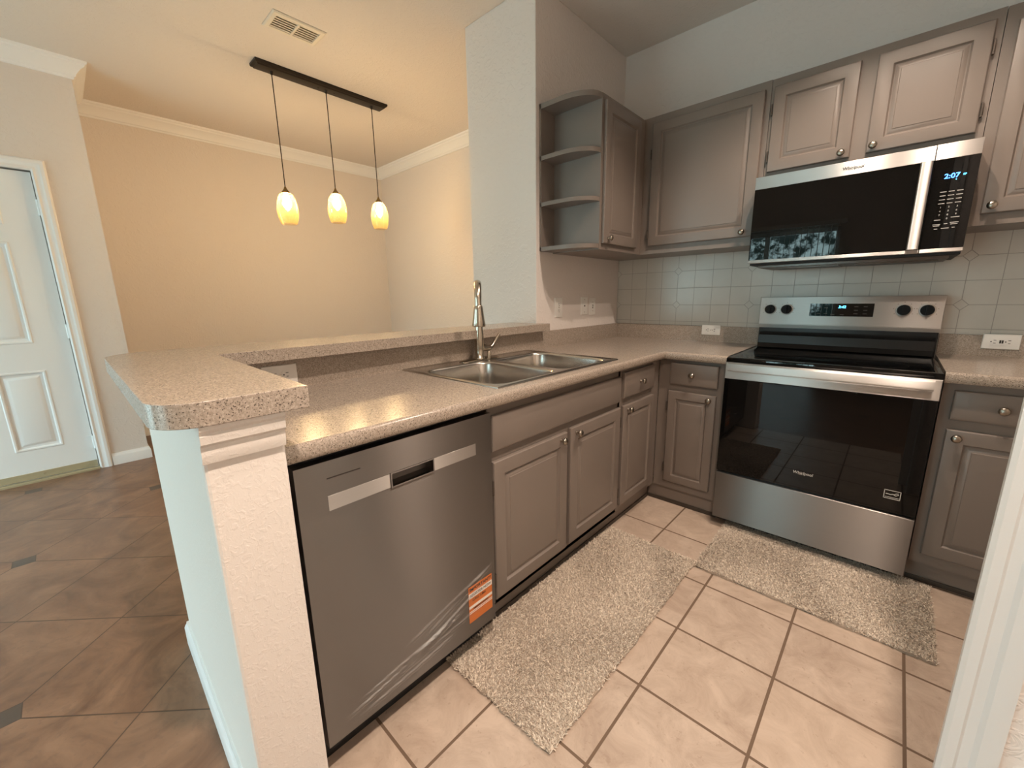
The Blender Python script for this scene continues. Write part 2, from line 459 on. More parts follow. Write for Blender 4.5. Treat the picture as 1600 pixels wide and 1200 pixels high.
def tag(o, label, cat, group=None):
    o['label'] = label; o['category'] = cat
    if group: o['group'] = group
    return o
def struct(name, m, mats, label=None, parent=None, bevel=0., smooth=30.):
    o = build(name, m, mats, LOC[parent.name] if parent is not None else m.v[0], parent, bevel, smooth)
    if parent is None: o['kind'] = 'structure'
    if label: o['label'] = label
    return o
def text(name, s, F, uc, vc, size, mt, parent, n=.0006, shear=0., thick=.0003, spacing=1., label=None, sx=1., bold=.018):
    cu = bpy.data.curves.new('t', 'FONT'); cu.body = s; cu.size = size; cu.align_x = 'CENTER'; cu.align_y = 'CENTER'; cu.shear = shear; cu.space_character = spacing; cu.offset = size*bold
    ob = bpy.data.objects.new('t', cu); COL.objects.link(ob)
    bpy.context.view_layer.update()
    me0 = bpy.data.meshes.new_from_object(ob.evaluated_get(bpy.context.evaluated_depsgraph_get()))
    m = M()
    m.add([F(uc + p.co.x*sx, vc + p.co.y, n) for p in me0.vertices], [tuple(f.vertices) for f in me0.polygons])
    bpy.data.objects.remove(ob); bpy.data.curves.remove(cu); bpy.data.meshes.remove(me0)
    return part(name, m, mt, parent, smooth=0, label=label)
def rrect(u0, u1, v0, v1, r, k=6):
    pts = []
    for cx_, cy_, a0 in ((u1-r, v0+r, -90), (u1-r, v1-r, 0), (u0+r, v1-r, 90), (u0+r, v0+r, 180)):
        for i in range(k+1):
            a = math.radians(a0 + 90*i/k); pts.append((cx_ + r*math.cos(a), cy_ + r*math.sin(a)))
    return pts

# ================================================================ SETTING
XR, XE, XD, YD, YW = 2.45, -2.72, -3.46, .13, -.977
m = M(); m.add([(-.06, WINY-.1, 0), (XR, WINY-.1, 0)], []); m = M()
# kitchen tile up to the line under the half wall, dining and living tile beyond it
m.box(-.075, XR+.1, -2.70, .1, -.06, 0)
struct('floor', m, MT['ktile'], 'beige square kitchen tile laid straight with brown grout', smooth=0)
m = M(); m.box(XD-.1, -.075, -2.70, YD+.1, -.06, 0); m.box(XD-.1, XR+.1, WINY-.1, -2.70, -.06, 0)
struct('floor', m, MT['dtile'], 'brown stone-look tile laid on the diagonal with small dark inserts', smooth=0)
m = M(); m.box(XD-.1, XR+.1, WINY-.1, YD+.1, H, H+.08)
struct('ceiling', m, MT['ceil'], smooth=0)
m = M(); m.box(-.0, XR+.1, 0, YD, 0, H)
wb = struct('wall_back', m, MT['wall'], 'wall behind the range', smooth=0)
m = M(); m.box(.0005, XR, -.008, 0, 1.016, 1.50)
struct('tile_backsplash', m, MT['stile'], 'off-white square backsplash tiles with little diamonds', parent=wb, smooth=0)
m = M(); m.box(-.55, 0, YW, YD, 0, H)
struct('wall_left', m, MT['wall'], 'thick wall end beside the sink counter', smooth=0, bevel=.004)
m = M(); m.box(XD-.1, -.55, YD, YD+.1, 0, H)
struct('wall_dining_right', m, MT['wall'], smooth=0)
m = M(); m.box(XD-.1, XD, -2.6, YD, 0, H)
struct('wall_dining', m, MT['wall'], smooth=0)
m = M(); m.box(XD-.1, XE, -2.885, -2.6, 0, H); m.box(XE-.12, XE, WINY, -3.80, 0, H); m.box(XE-.12, XE, -3.80, -2.885, 2.09, H); m.box(XE-.22, XE-.075, -3.82, -2.87, 0, 2.10)  # last box: unseen block added behind the door to stop light leaks
struct('wall_entry', m, MT['wall'], smooth=0)
m = M(); m.box(XR, XR+.1, WINY, 0, 0, H)
struct('wall_right', m, MT['wall'], smooth=0)
m = M(); m.box(1.782, XR, -2.0, -1.9+.02, 0, H)
struct('wall_front', m, MT['wall'], 'wall end at the kitchen opening', smooth=0)
m = M()
a, b_, c_, d_ = WIN_ADDED; e_, f_, g_, h_ = SLIDER
y0, y1 = WINY-.1, WINY
m.box(XE-.12, a, y0, y1, 0, H); m.box(a, b_, y0, y1, 0, c_); m.box(a, b_, y0, y1, d_, H); m.box(b_, e_, y0, y1, 0, H); m.box(e_, f_, y0, y1, h_, H); m.box(f_, XR, y0, y1, 0, H)
struct('wall_rear', m, MT['wall'], smooth=0)

# half wall : long leg under the bar and short leg that closes the end of the counter
m = M(); m.prism(FZ(0), [(-.15, -2.77), (.762, -2.784), (.762, -2.655), (.0, -2.655), (.0, YW), (-.15, YW)], 0, 1.024)
struct('wall_half', m, MT['half'], 'textured half wall carrying the raised bar', smooth=0, bevel=.006)
# moulding round the top of the half wall's end
m = M(); pr = [(-.004, .955), (.008, .955), (.011, .965), (.013, .982), (.012, .986), (.020, .992), (.022, 1.006), (.020, 1.010), (.026, 1.016), (.026, 1.0245), (-.004, 1.0245)]
m.sweep([(.762, -2.785), (.762, -2.656)], pr, side=-1)
struct('trim_1', m, MT['half'], 'cream moulding under the bar at the end of the half wall', smooth=25)
# baseboards
bp_ = [(0, 0), (.014, 0), (.014, .066), (.011, .076), (.007, .084), (.006, .092), (0, .092)]
m = M(); m.sweep([(.762, -2.784), (-.155, -2.770), (-.155, YW)], bp_, side=1)
struct('baseboard_half', m, MT['white'], smooth=25)
m = M(); m.sweep([(XE, -2.815), (XE, -2.6), (XD, -2.6), (XD, YD), (-.55, YD), (-.55, YW)], bp_, side=-1)
struct('baseboard_dining', m, MT['white'], smooth=25)
m = M(); m.sweep([(XE, WINY), (XE, -3.88)], bp_, side=-1)
struct('baseboard_entry', m, MT['white'], smooth=25)
m = M(); m.sweep([(1.84, -2.0), (XR, -2.0), (XR, WINY)], bp_, side=-1)
struct('baseboard_right', m, MT['white'], smooth=25)
# crown moulding
cr = [(0, H-.105), (.010, H-.105), (.013, H-.094), (.022, H-.088), (.026, H-.076), (.050, H-.044), (.070, H-.030), (.074, H-.020), (.085, H-.014), (.088, H), (0, H)]
m = M(); m.sweep([(XE, WINY), (XE, -2.6), (XD, -2.6), (XD, YD), (-.55, YD)], cr, side=-1)
struct('trim_2', m, MT['white'], 'white crown moulding round the dining ceiling', smooth=25)
# casing of the kitchen opening at the right edge of the view
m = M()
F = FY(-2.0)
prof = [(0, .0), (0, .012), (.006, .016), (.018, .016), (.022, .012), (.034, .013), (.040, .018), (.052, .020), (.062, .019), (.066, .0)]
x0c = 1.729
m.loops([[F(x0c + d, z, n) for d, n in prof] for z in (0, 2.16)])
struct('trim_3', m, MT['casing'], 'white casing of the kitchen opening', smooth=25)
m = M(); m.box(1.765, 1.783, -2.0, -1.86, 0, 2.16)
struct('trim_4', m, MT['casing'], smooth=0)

# entry door with casing, hinges and sweep
m = M(); F = FX(XE - .030); rect = (-3.785, -2.893, .012, 2.078)
def door_face(m, F, rect, panels, prof):
    """flat slab with raised panels let into it: grid of quads with holes, then the panel rings"""
    u0, u1, v0, v1 = rect
    us = sorted({u0, u1, *[p[0] for p in panels], *[p[1] for p in panels]}); vs = sorted({v0, v1, *[p[2] for p in panels], *[p[3] for p in panels]})
    for i in range(len(us)-1):
        for j in range(len(vs)-1):
            cu_, cv_ = (us[i]+us[i+1])/2, (vs[j]+vs[j+1])/2
            if any(p[0] < cu_ < p[1] and p[2] < cv_ < p[3] for p in panels): continue
            m.add([F(us[i], vs[j], 0), F(us[i+1], vs[j], 0), F(us[i+1], vs[j+1], 0), F(us[i], vs[j+1], 0)], [(0, 1, 2, 3)])
    for p in panels: m.rings(F, p, prof, cap0=False)
    m.loops([[F(u0, v0, 0), F(u1, v0, 0), F(u1, v1, 0), F(u0, v1, 0)], [F(u0, v0, -.035), F(u1, v0, -.035), F(u1, v1, -.035), F(u0, v1, -.035)]], cap0=False)
pan = [(-3.272, -3.040, .222, .775), (-3.62, -3.388, .222, .775), (-3.272, -3.062, .963, 1.628), (-3.60, -3.388, .963, 1.628), (-3.272, -3.062, 1.735, 1.95), (-3.60, -3.388, 1.735, 1.95)]
door_face(m, F, rect, pan, [(0, 0), (.006, .004), (.014, .002), (.020, -.008), (.034, -.009), (.052, -.001), (.056, 0)])
door = struct('door_1', m, MT['door'], 'white six-panel entry door', smooth=20)
m = M(); F = FX(XE)
cp = [(0, -.002), (0, .010), (.010, .016), (.022, .012), (.034, .014), (.046, .020), (.062, .020), (.070, .012), (.074, -.002)]
ou = [(-2.889, 0), (-2.889, 2.086), (-3.790, 2.086), (-3.790, 0)]
ls = []
for i, (u, v) in enumerate(ou):
    su = 1 if i < 2 else -1
    ls.append([F(u + su*d, v + (d if i in (1, 2) else 0), n) for d, n in cp])
m.loops(ls)
struct('door_frame', m, MT['white'], parent=door, smooth=25)
for z in (1.86, 1.033, .204):
    m = M(); m.lathe((XE - .022, -2.890, z - .05), [(.008, 0), (.008, .10)], 12); m.box(XE-.030, XE-.026, -2.925, -2.89, z-.048, z+.048)
    struct('door_hinge', m, MT['white'], parent=door)
m = M(); m.box(XE-.030, XE-.020, -3.783, -2.897, .018, .064)
for yy in (-3.7, -3.4, -3.17, -2.94): m.lathe((XE-.020, yy, .045), [(.006, 0), (.005, .003), (.0, .004)], 10, 'x')
struct('door_sweep', m, MT['sweep'], 'tan sweep strip along the door bottom', parent=door)
m = M(); m.box(XE-.074, XE+.02, -3.79, -2.889, 0, .012)
struct('door_threshold', m, MT['sweep'], parent=door)
m = M(); m.lathe((XE-.030, -3.72, .95), [(.03, 0), (.03, .008), (.012, .012), (.012, .04), (.026, .05), (.027, .068), (.015, .078), (0, .08)], 20, 'x')
struct('door_knob', m, MT['nickel'], parent=door)

# living room glass door, seen only as reflections, and an unseen one added for daylight
def glazing(name, rect, mull, label):
    x0, x1, z0, z1 = rect
    m = M(); t_ = .05; ya, yb = WINY-.08, WINY-.03
    m.box(x0, x0+t_, ya, yb, z0, z1); m.box(x1-t_, x1, ya, yb, z0, z1); m.box(x0, x1, ya, yb, z1-t_, z1); m.box(x0, x1, ya, yb, z0, z0+t_)
    for xx in mull: m.box(xx-.03, xx+.03, ya, yb, z0, z1)
    o = struct(name, m, MT['white'], label, smooth=0)
    p = M(); p.box(x0+t_, x1-t_, WINY-.057, WINY-.053, z0+t_, z1-t_)
    struct('pane', p, MT['pane'], parent=o, smooth=0)
    return o
glazing('window_1', SLIDER, (.05,), 'sliding glass door to the garden')
glazing('window_added', WIN_ADDED, (-1.71,), 'unseen second sliding glass door added for daylight on the dining side')
vb = thing('vertical_blind', 'vertical slat blind drawn open across the glass patio door', 'blind', (.34, WINY+.06, 2.13))
m = M(); m.box(-.28, .96, WINY+.02, WINY+.09, 2.11, 2.16); part('head_rail', m, MT['white'], vb)
for i in range(17):
    xx = -.18 + i*.0655
    m = M(); m.prism(FZ(0), [(xx-.009, WINY+.021), (xx-.007, WINY+.02), (xx+.009, WINY+.089), (xx+.007, WINY+.09)], .06, 2.11)
    part('slat', m, MT['blind'], vb)

# ================================================================ COUNTERS
def nose(m, path, zt, side):
    pr = [(-.014, zt), (-.006, zt-.0015), (-.0015, zt-.006), (0, zt-.013), (0, zt-.028), (-.002, zt-.036), (-.007, zt-.041), (-.05, zt-.042), (-.05, zt-.004)]
    m.sweep(path, pr, side=side)
CZ = .914
t = thing('countertop', 'speckled taupe laminate countertop running from the dishwasher past the sink to the range', 'countertop', (.34, -1.3, CZ))
m = M()
xs = [.018, .040, .592, .654]; ys = [-2.628, -1.918, -1.108, -.655]
for i in range(3):
    for j in range(3):
        if i == 1 and j == 1: continue
        m.add([(xs[i], ys[j], CZ), (xs[i+1], ys[j], CZ), (xs[i+1], ys[j+1], CZ), (xs[i], ys[j+1], CZ)], [(0, 1, 2, 3)])
m.add([(.018, -.655, CZ), (.654, -.655, CZ), (.986, -.655, CZ), (.986, -.018, CZ), (.654, -.018, CZ), (.018, -.018, CZ)], [(0, 1, 4, 5), (1, 2, 3, 4)])
m.add([(.04, -1.918, CZ), (.592, -1.918, CZ), (.592, -1.108, CZ), (.04, -1.108, CZ), (.04, -1.918, CZ-.04), (.592, -1.918, CZ-.04), (.592, -1.108, CZ-.04), (.04, -1.108, CZ-.04)], [(0,1,5,4),(1,2,6,5),(2,3,7,6),(3,0,4,7)])
nose(m, [(.668, -2.628), (.668, -.669), (.986, -.669)], CZ, -1)
part('worktop', m, MT['lam'], t, smooth=40)
m = M(); m.box(.0005, .018, -2.634, YW+.03, CZ-.04, 1.0235); m.box(.0005, .018, YW+.03, -.001, CZ-.04, 1.016)
m.box(.018, .986, -.018, -.0085, CZ-.04, 1.016)
part('backsplash', m, MT['lam'], t, bevel=.0015)
t = thing('countertop', 'short speckled taupe countertop at the right side of the range', 'countertop', (2.1, -.33, CZ))
m = M(); m.add([(1.748, -.655, CZ+.004), (XR-.001, -.655, CZ+.004), (XR-.001, -.018, CZ+.004), (1.748, -.018, CZ+.004)], [(0, 1, 2, 3)])
m.add([(1.748, -.655, CZ+.004), (1.748, -.018, CZ+.004), (1.748, -.018, CZ-.036), (1.748, -.655, CZ-.036)], [(0, 1, 2, 3)])
nose(m, [(1.748, -.669), (XR-.001, -.669)], CZ+.004, -1)
part('worktop', m, MT['lam'], t, smooth=40)
m = M(); m.box(1.748, XR-.001, -.018, -.0085, CZ-.03, 1.016)
part('backsplash', m, MT['lam'], t, bevel=.0015)

# raised bar
def arc(cx_, cy_, r, a0, a1, k=10):
    return [(cx_ + r*math.cos(math.radians(a0 + (a1-a0)*i/k)), cy_ + r*math.sin(math.radians(a0 + (a1-a0)*i/k))) for i in range(k+1)]
bar = [(-.205, -.985)] + arc(-.085, -2.72, .12, 180, 270) + arc(.720, -2.765, .075, 270, 360) + [(.795, -2.636), (.797, -2.615), (.100, -2.606), (.078, -.985), (.078, -.945), (.0015, -.945), (.0015, -.985)]
m = M(); m.prism(FZ(0), bar, 1.0245, 1.066)
t = tag(build('bar_top', m, MT['lam'], (.0, -1.9, 1.0245), None, .0012, 30), 'raised speckled taupe breakfast bar with a rounded end on the half wall', 'bar top')

# ================================================================ CABINETS
PROF = [(0, -.018), (0, -.005), (.003, -.0015), (.008, 0), (.052, 0), (.0545, -.005), (.058, -.0085), (.061, -.0090), (.074, -.0030), (.077, -.0026), (.079, -.0008), (.081, -.0005)]
PROF_S = [(0, -.018), (0, -.005), (.003, -.0015), (.008, 0), (.043, 0), (.0455, -.005), (.049, -.0085), (.052, -.0090), (.063, -.0030), (.066, -.0026), (.068, -.0008), (.070, -.0005)]
def rdoor(parent, F, rect, small=False, label=None):
    m = M(); m.rings(F, rect, PROF_S if small else PROF)
    return part('door', m, MT['cab'], parent, smooth=25, label=label)
def slab(parent, name, F, rect):
    m = M(); m.rings(F, rect, [(0, -.018), (0, -.006), (.002, -.003), (.009, 0)])
    return part(name, m, MT['cab'], parent, smooth=25)
def knob(parent, F, u, v):
    base = Vector(F(u, v, 0)); ax = Vector(F(u, v, 1)) - base
    axis = 'x' if abs(ax.x) > .5 else '-y'
    m = M(); m.lathe(tuple(base), [(.0075, -.001), (.0075, .002), (.005, .005), (.005, .013), (.0125, .017), (.0155, .021), (.0150, .025), (.011, .029), (.005, .0305), (.0, .031)], 20, axis)
    return part('knob', m, MT['knob'], parent, smooth=50)
def hinge(parent, F, u, v):
    m = M(); m.fbox(F, u-.003, u+.003, v-.026, v+.026, -.019, -.001); a = F(u, v-.021, -.004); m.lathe(a, [(.0042, 0), (.0042, .042)], 10)
    return part('hinge', m, MT['hinge'], parent)

# --- sink run, fronts at x = .64, frame at x = .62
FXC = FX(.640)
t = thing('sink_base_cabinet', 'taupe base cabinet under the sink, wide blank front above two doors', 'cabinet', (.31, -1.55, 0))
m = M(); m.box(.02, .584, -2.014, -1.084, .0, .10)
m.box(.02, .62, -2.014, -1.996, .10, .872); m.box(.02, .62, -1.102, -1.084, .10, .872); m.box(.02, .62, -1.996, -1.102, .10, .118)
m.box(.602, .62, -2.014, -1.976, .10, .872); m.box(.602, .62, -1.122, -1.084, .10, .872); m.box(.602, .62, -1.976, -1.122, .827, .872); m.box(.602, .62, -1.976, -1.122, .655, .715); m.box(.602, .62, -1.976, -1.122, .10, .145); m.box(.602, .62, -1.56, -1.515, .145, .655)
part('body', m, MT['cab'], t)
slab(t, 'false_front', FXC, (-1.987, -1.100, .707, .834))
d = rdoor(t, FXC, (-1.986, -1.551, .132, .668)); knob(d, FXC, -1.600, .645); hinge(d, FXC, -1.990, .575); hinge(d, FXC, -1.990, .215)
d = rdoor(t, FXC, (-1.527, -1.097, .135, .676)); knob(d, FXC, -1.488, .650); hinge(d, FXC, -1.093, .60); hinge(d, FXC, -1.093, .215)
m = M(); m.box(.584, .590, -2.014, -1.084, 0, .022); part('toe_strip', m, MT['shoe'], t, bevel=.001)

t = thing('base_cabinet', 'narrow taupe base cabinet in the inside corner beside the sink cabinet', 'cabinet', (.31, -.85, 0))
m = M(); m.box(.02, .584, -1.082, -.612, 0, .10)
m.box(.02, .62, -1.082, -.622, .10, .872)
part('body', m, MT['cab'], t)
d = slab(t, 'drawer', FXC, (-1.064, -.722, .717, .848)); knob(d, FXC, -.895, .782)
d = rdoor(t, FXC, (-1.066, -.718, .135, .676), True); knob(d, FXC, -1.026, .655)
m = M(); m.box(.584, .589, -1.082, -.612, 0, .022); part('toe_strip', m, MT['shoe'], t, bevel=.001)

FYC = FY(-.640)
t = thing('base_cabinet', 'narrow taupe base cabinet touching the left side of the range', 'cabinet', (.80, -.31, 0))
m = M(); m.box(.586, .984, -.604, -.01, 0, .10); m.box(.622, .984, -.62, -.01, .10, .872)
part('body', m, MT['cab'], t)
d = slab(t, 'drawer', FYC, (.691, .941, .731, .852)); knob(d, FYC, .814, .793)
d = rdoor(t, FYC, (.686, .940, .147, .692), True); knob(d, FYC, .908, .667); hinge(d, FYC, .682, .60); hinge(d, FYC, .682, .23)
m = M(); m.box(.590, .984, -.610, -.604, 0, .022); part('toe_strip', m, MT['shoe'], t, bevel=.001)

t = thing('base_cabinet', 'taupe base cabinet at the right edge, right of the range', 'cabinet', (2.1, -.31, 0))
m = M(); m.box(1.752, XR-.001, -.586, -.01, 0, .10); m.box(1.752, XR-.001, -.62, -.01, .10, .876)
part('body', m, MT['cab'], t)
d = slab(t, 'drawer', FYC, (1.784, 2.05, .732, .846)); knob(d, FYC, 1.912, .790)
d = rdoor(t, FYC, (1.782, 2.05, .150, .692)); knob(d, FYC, 1.811, .664)
d = slab(t, 'drawer', FYC, (2.08, 2.42, .732, .846)); knob(d, FYC, 2.25, .790)
d = rdoor(t, FYC, (2.08, 2.42, .150, .692)); knob(d, FYC, 2.39, .664)
m = M(); m.box(1.752, XR-.002, -.592, -.586, 0, .022); part('toe_strip', m, MT['shoe'], t, bevel=.001)

# --- wall cabinets
ZB, ZT = 1.476, 2.258
t = thing('corner_shelf_unit', 'open end shelf unit with four rounded shelves on the wall by the sink', 'shelf', (.0, -.88, ZB))
def qshelf(z0, z1, r=.115):
    pts = [(.0015, -.822), (.318, -.822), (.318, -.832)]
    for i in range(0, 13):
        a = math.radians(90*i/12)
        pts.append((.14 + .178*math.cos(a), -.832 - r*math.sin(a)))
    pts += [(.0015, -.832-r)]
    m = M(); m.prism(FZ(0), pts, z0, z1); return m
for z0, z1 in ((ZB+.006, ZB+.028), (1.725, 1.746), (1.966, 1.988), (2.225, 2.250)):
    part('shelf', qshelf(z0, z1), MT['cab'], t, smooth=30)
m = M(); m.box(.0015, .012, -.947, -.8225, ZB+.006, 2.25)
part('back_panel', m, MT['cab'], t, bevel=.001)

t = thing('wall_cabinet', 'narrow taupe wall cabinet between the open shelves and the corner', 'cabinet', (.16, -.57, ZB))
m = M(); m.box(.0015, .32, -.8215, -.322, ZB, ZT-.006)
part('body', m, [MT['cab']], t, bevel=.001)
F = FX(.340)
d = rdoor(t, F, (-.800, -.405, 1.508, 2.222)); knob(d, F, -.757, 1.537)

FU = FY(-.340)
t = thing('wall_cabinet', 'wide single-door taupe wall cabinet left of the microwave', 'cabinet', (.65, -.16, ZB))
m = M(); m.box(.3215, .982, -.32, -.0085, ZB, ZT)
m.box(.0015, .3215, -.3205, -.0085, ZB, ZT)
part('body', m, MT['cab'], t)
d = rdoor(t, FU, (.376, .958, 1.522, 2.217)); knob(d, FU, .912, 1.545); hinge(d, FU, .372, 2.05); hinge(d, FU, .372, 1.59)

t = thing('wall_cabinet', 'short two-door taupe wall cabinet directly above the microwave', 'cabinet', (1.365, -.16, 1.79))
m = M(); m.box(.984, 1.742, -.32, -.0085, 1.792, ZT-.002)
part('body', m, MT['cab'], t)
d = rdoor(t, FU, (.998, 1.328, 1.826, 2.217)); knob(d, FU, 1.298, 1.847); hinge(d, FU, .993, 2.115); hinge(d, FU, .993, 1.90)
d = rdoor(t, FU, (1.386, 1.719, 1.830, 2.219)); knob(d, FU, 1.409, 1.853); hinge(d, FU, 1.724, 2.125); hinge(d, FU, 1.724, 1.91)

t = thing('wall_cabinet', 'taupe wall cabinet cut by the right edge, right of the microwave', 'cabinet', (2.1, -.16, ZB))
m = M(); m.box(1.744, XR-.001, -.32, -.0085, ZB, ZT-.004)
part('body', m, MT['cab'], t)
d = rdoor(t, FU, (1.777, 2.09, 1.519, 2.195)); knob(d, FU, 1.802, 1.546)
d = rdoor(t, FU, (2.11, 2.42, 1.519, 2.195)); knob(d, FU, 2.39, 1.546)

# ================================================================ SINK AND FAUCET
def ray_rrect(c, a, u0, u1, v0, v1, r):
    """distance from c along angle a to a rounded rectangle"""
    dx, dy = math.cos(a), math.sin(a); lo, hi = 0., 2.
    def inside(p):
        qx = abs(p[0]-(u0+u1)/2) - (u1-u0)/2 + r; qy = abs(p[1]-(v0+v1)/2) - (v1-v0)/2 + r
        return math.hypot(max(qx, 0), max(qy, 0)) + min(max(qx, qy), 0) < r
    for _ in range(40):
        mid = (lo+hi)/2
        if inside((c[0]+dx*mid, c[1]+dy*mid)): lo = mid
        else: hi = mid
    return (c[0]+dx*lo, c[1]+dy*lo)
t = thing('sink', 'double-bowl stainless steel drop-in sink in the counter', 'sink', (.316, -1.513, CZ))
sx0, sx1, sy0, sy1 = .0195, .612, -1.931, -1.095
m = M(); D = CZ + .004
m.rings(FZ(CZ), (sx0, sx1, sy0, sy1), [(0, .0004), (.001, .004), (.006, .007), (.012, .007), (.018, .004)], cap0=False, cap1=False)
ymid = -1.513
bowls = [(.125, .582, -1.902, -1.531), (.125, .582, -1.495, -1.124)]
halves = [(sx0+.018, sx1-.018, sy0+.018, ymid), (sx0+.018, sx1-.018, ymid, sy1-.018)]
bo = []
for (bx0, bx1, by0, by1), hf in zip(bowls, halves):
    c = ((bx0+bx1)/2, (by0+by1)/2)
    angs = sorted([2*math.pi*i/64 for i in range(64)] + [math.atan2(yy-c[1], xx-c[0]) % (2*math.pi) for xx in hf[:2] for yy in hf[2:]])
    o_ = [ray_rrect(c, a, *hf, .0001) for a in angs]
    def lp(ins, r, z): return [(*ray_rrect(c, a, bx0+ins, bx1-ins, by0+ins, by1-ins, r), z) for a in angs]
    m.loops([[(x, y, D) for x, y in o_], lp(0, .06, D)], False, False)
    q = M()
    q.loops([lp(0, .06, D), lp(.004, .058, D-.003), (lp(.007, .056, D-.012)), lp(.012, .055, D-.08), lp(.018, .055, D-.150), lp(.028, .055, D-.172), lp(.048, .05, D-.182), lp(.10, .04, D-.185)], False, True)
    bo.append((q, c))
part('rim', m, MT['sink'], t, smooth=35)
for q, c in bo:
    o_ = part('bowl', q, MT['sink'], t, smooth=50)
    q2 = M(); q2.lathe((c[0], c[1], D-.1845), [(.045, 0), (.045, .003), (.036, .003), (.033, -.004 + .004), (.0, .0005)], 24)
    part('drain', q2, MT['nickel'], o_)

t = thing('faucet', 'brushed nickel pull-down kitchen faucet standing at the sink', 'faucet', (.078, -1.535, D))
fx, fy = .078, -1.518
m = M(); m.loops([[(x, y, z) for x, y in rrect(fx-.028-i, fx+.028+i, fy-.125-i, fy+.125+i, .027, 8)] for i, z in ((0, D), (0, D+.004), (-.004, D+.007))]); part('base_plate', m, MT['nickel'], t, smooth=50)
m = M(); m.lathe((fx, fy, D+.006), [(.027, 0), (.027, .006), (.0225, .010), (.0215, .05), (.024, .085), (.0215, .125), (.0175, .165), (.0155, .19), (.0150, .20)], 28); part('body', m, MT['nickel'], t, smooth=50)
dv = Vector((.735, -.678, 0))
def sp(s_, z): return (fx + dv.x*s_, fy + dv.y*s_, z)
pth = [sp(0, 1.105), sp(0, 1.16), sp(0, 1.200)] + [sp(.075 - .075*math.cos(math.radians(a)), 1.200 + .085*math.sin(math.radians(a))) for a in range(12, 181, 12)] + [sp(.1505, 1.180)]
m = M(); m.tube(pth, [.015]*3 + [.015 + .003*math.sin(math.radians(a)) for a in range(12, 181, 12)] + [.0165], 18); part('spout', m, MT['nickel'], t, smooth=60)
m = M(); e0 = sp(.151, 1.092); m.lathe((e0[0], e0[1], e0[2]), [(.0, .004), (.022, .003), (.0300, .0), (.0312, .004), (.0265, .035), (.0215, .075), (.0190, .092), (.0178, .094)], 24); part('spray_head', m, MT['nickel'], t, smooth=50)
m = M(); m.tube([(fx+.004, fy+.012, D+.060), (fx+.006, fy+.040, D+.056), (fx+.008, fy+.066, D+.055)], [.019, .016, .0135], 18)
m.tube([(fx+.008, fy+.062, D+.055), (fx+.010, fy+.082, D+.065), (fx+.012, fy+.105, D+.094), (fx+.014, fy+.128, D+.122)], [.0125, .0095, .0078, .0065], 14); part('lever', m, MT['nickel'], t, smooth=60)
m = M(); m.lathe((fx+.02, fy+.045, D+.004), [(.011, 0), (.011, .028), (.010, .034), (.006, .037), (0, .038)], 18); part('side_post', m, MT['nickel'], t, smooth=50)

# ================================================================ DISHWASHER
t = thing('dishwasher', 'stainless steel built-in dishwasher at the end of the counter', 'dishwasher', (.33, -2.32, 0))
dy0, dy1, dz0, dz1 = -2.6195, -2.024, .107, .860
F = FX(.668)
m = M(); m.box(.03, .598, dy0+.004, dy1-.004, .0, .866); m.box(.598, .634, dy0+.004, dy1-.004, .10, .866)
part('body', m, MT['matblack'], t)
m = M()
hp = (-2.387, -2.256, .740, .774)
us = [dy0, hp[0], hp[1], dy1]; vs = [dz0, hp[2], hp[3], dz1]
for i in range(3):
    for j in range(3):
        if i == 1 and j == 1: continue
        m.add([F(us[i], vs[j], 0), F(us[i+1], vs[j], 0), F(us[i+1], vs[j+1], 0), F(us[i], vs[j+1], 0)], [(0, 1, 2, 3)])
m.loops([[F(dy0, dz0, 0), F(dy1, dz0, 0), F(dy1, dz1, 0), F(dy0, dz1, 0)], [F(dy0, dz0, -.03), F(dy1, dz0, -.03), F(dy1, dz1, -.03), F(dy0, dz1, -.03)]], cap0=False)
bm_door = part('door_panel', m, MT['steel'], t, smooth=0)
m = M(); m.rings(F, hp, [(-.004, .0), (-.004, .0025), (.0, .0025), (.002, -.004), (.004, -.040)], cap0=False); part('handle_pocket', m, MT['steel'], t, smooth=0)
m = M(); m.fbox(F, -2.553, hp[0]-.005, .738, .7755, .0, .0008); part('handle_strip', m, MT['steel2'], t, bevel=.0004, label='paler flat strip left of the handle pocket')
m = M(); m.fbox(F, hp[1]+.005, -2.092, .738, .7755, 0, .0008); part('handle_strip', m, MT['steel2'], t, bevel=.0004, label='paler flat strip right of the handle pocket')
m = M(); m.fbox(F, -2.551, -2.469, .8165, .8195, 0, .0007); part('indicator_slot', m, MT['slot'], t)
m = M(); m.fbox(F, dy0+.002, dy0+.004, dz0, dz1, -.031, -.03); 
# sticker
sk = [(-2.146, -2.040, .156, .290)]
m = M(); m.fbox(F, -2.146, -2.040, .156, .290, .0002, .0009)
stk = part('sticker', m, MT['orange'], t, label='orange and white registration sticker')
m = M()
for a0, a1 in ((.247, .266), (.209, .219), (.196, .1985), (.190, .1925)): m.fbox(F, -2.1455, -2.0405, a0, a1, .0009, .0012)
part('white_stripe', m, MT['stickwhite'], stk)
text('lettering', 'IMPORTANT!', F, -2.093, .2785, .0165, MT['ink'], stk, .0013, sx=1.02)
text('lettering', 'REGISTER NOW', F, -2.093, .2565, .0135, MT['ink'], stk, .0015, sx=1.0)
text('lettering', 'CALL 1.866', F, -2.100, .2375, .0125, MT['ink'], stk, .0013)
text('lettering', 'IMPORTANTE!', F, -2.093, .2035, .0105, MT['ink'], stk, .0015)
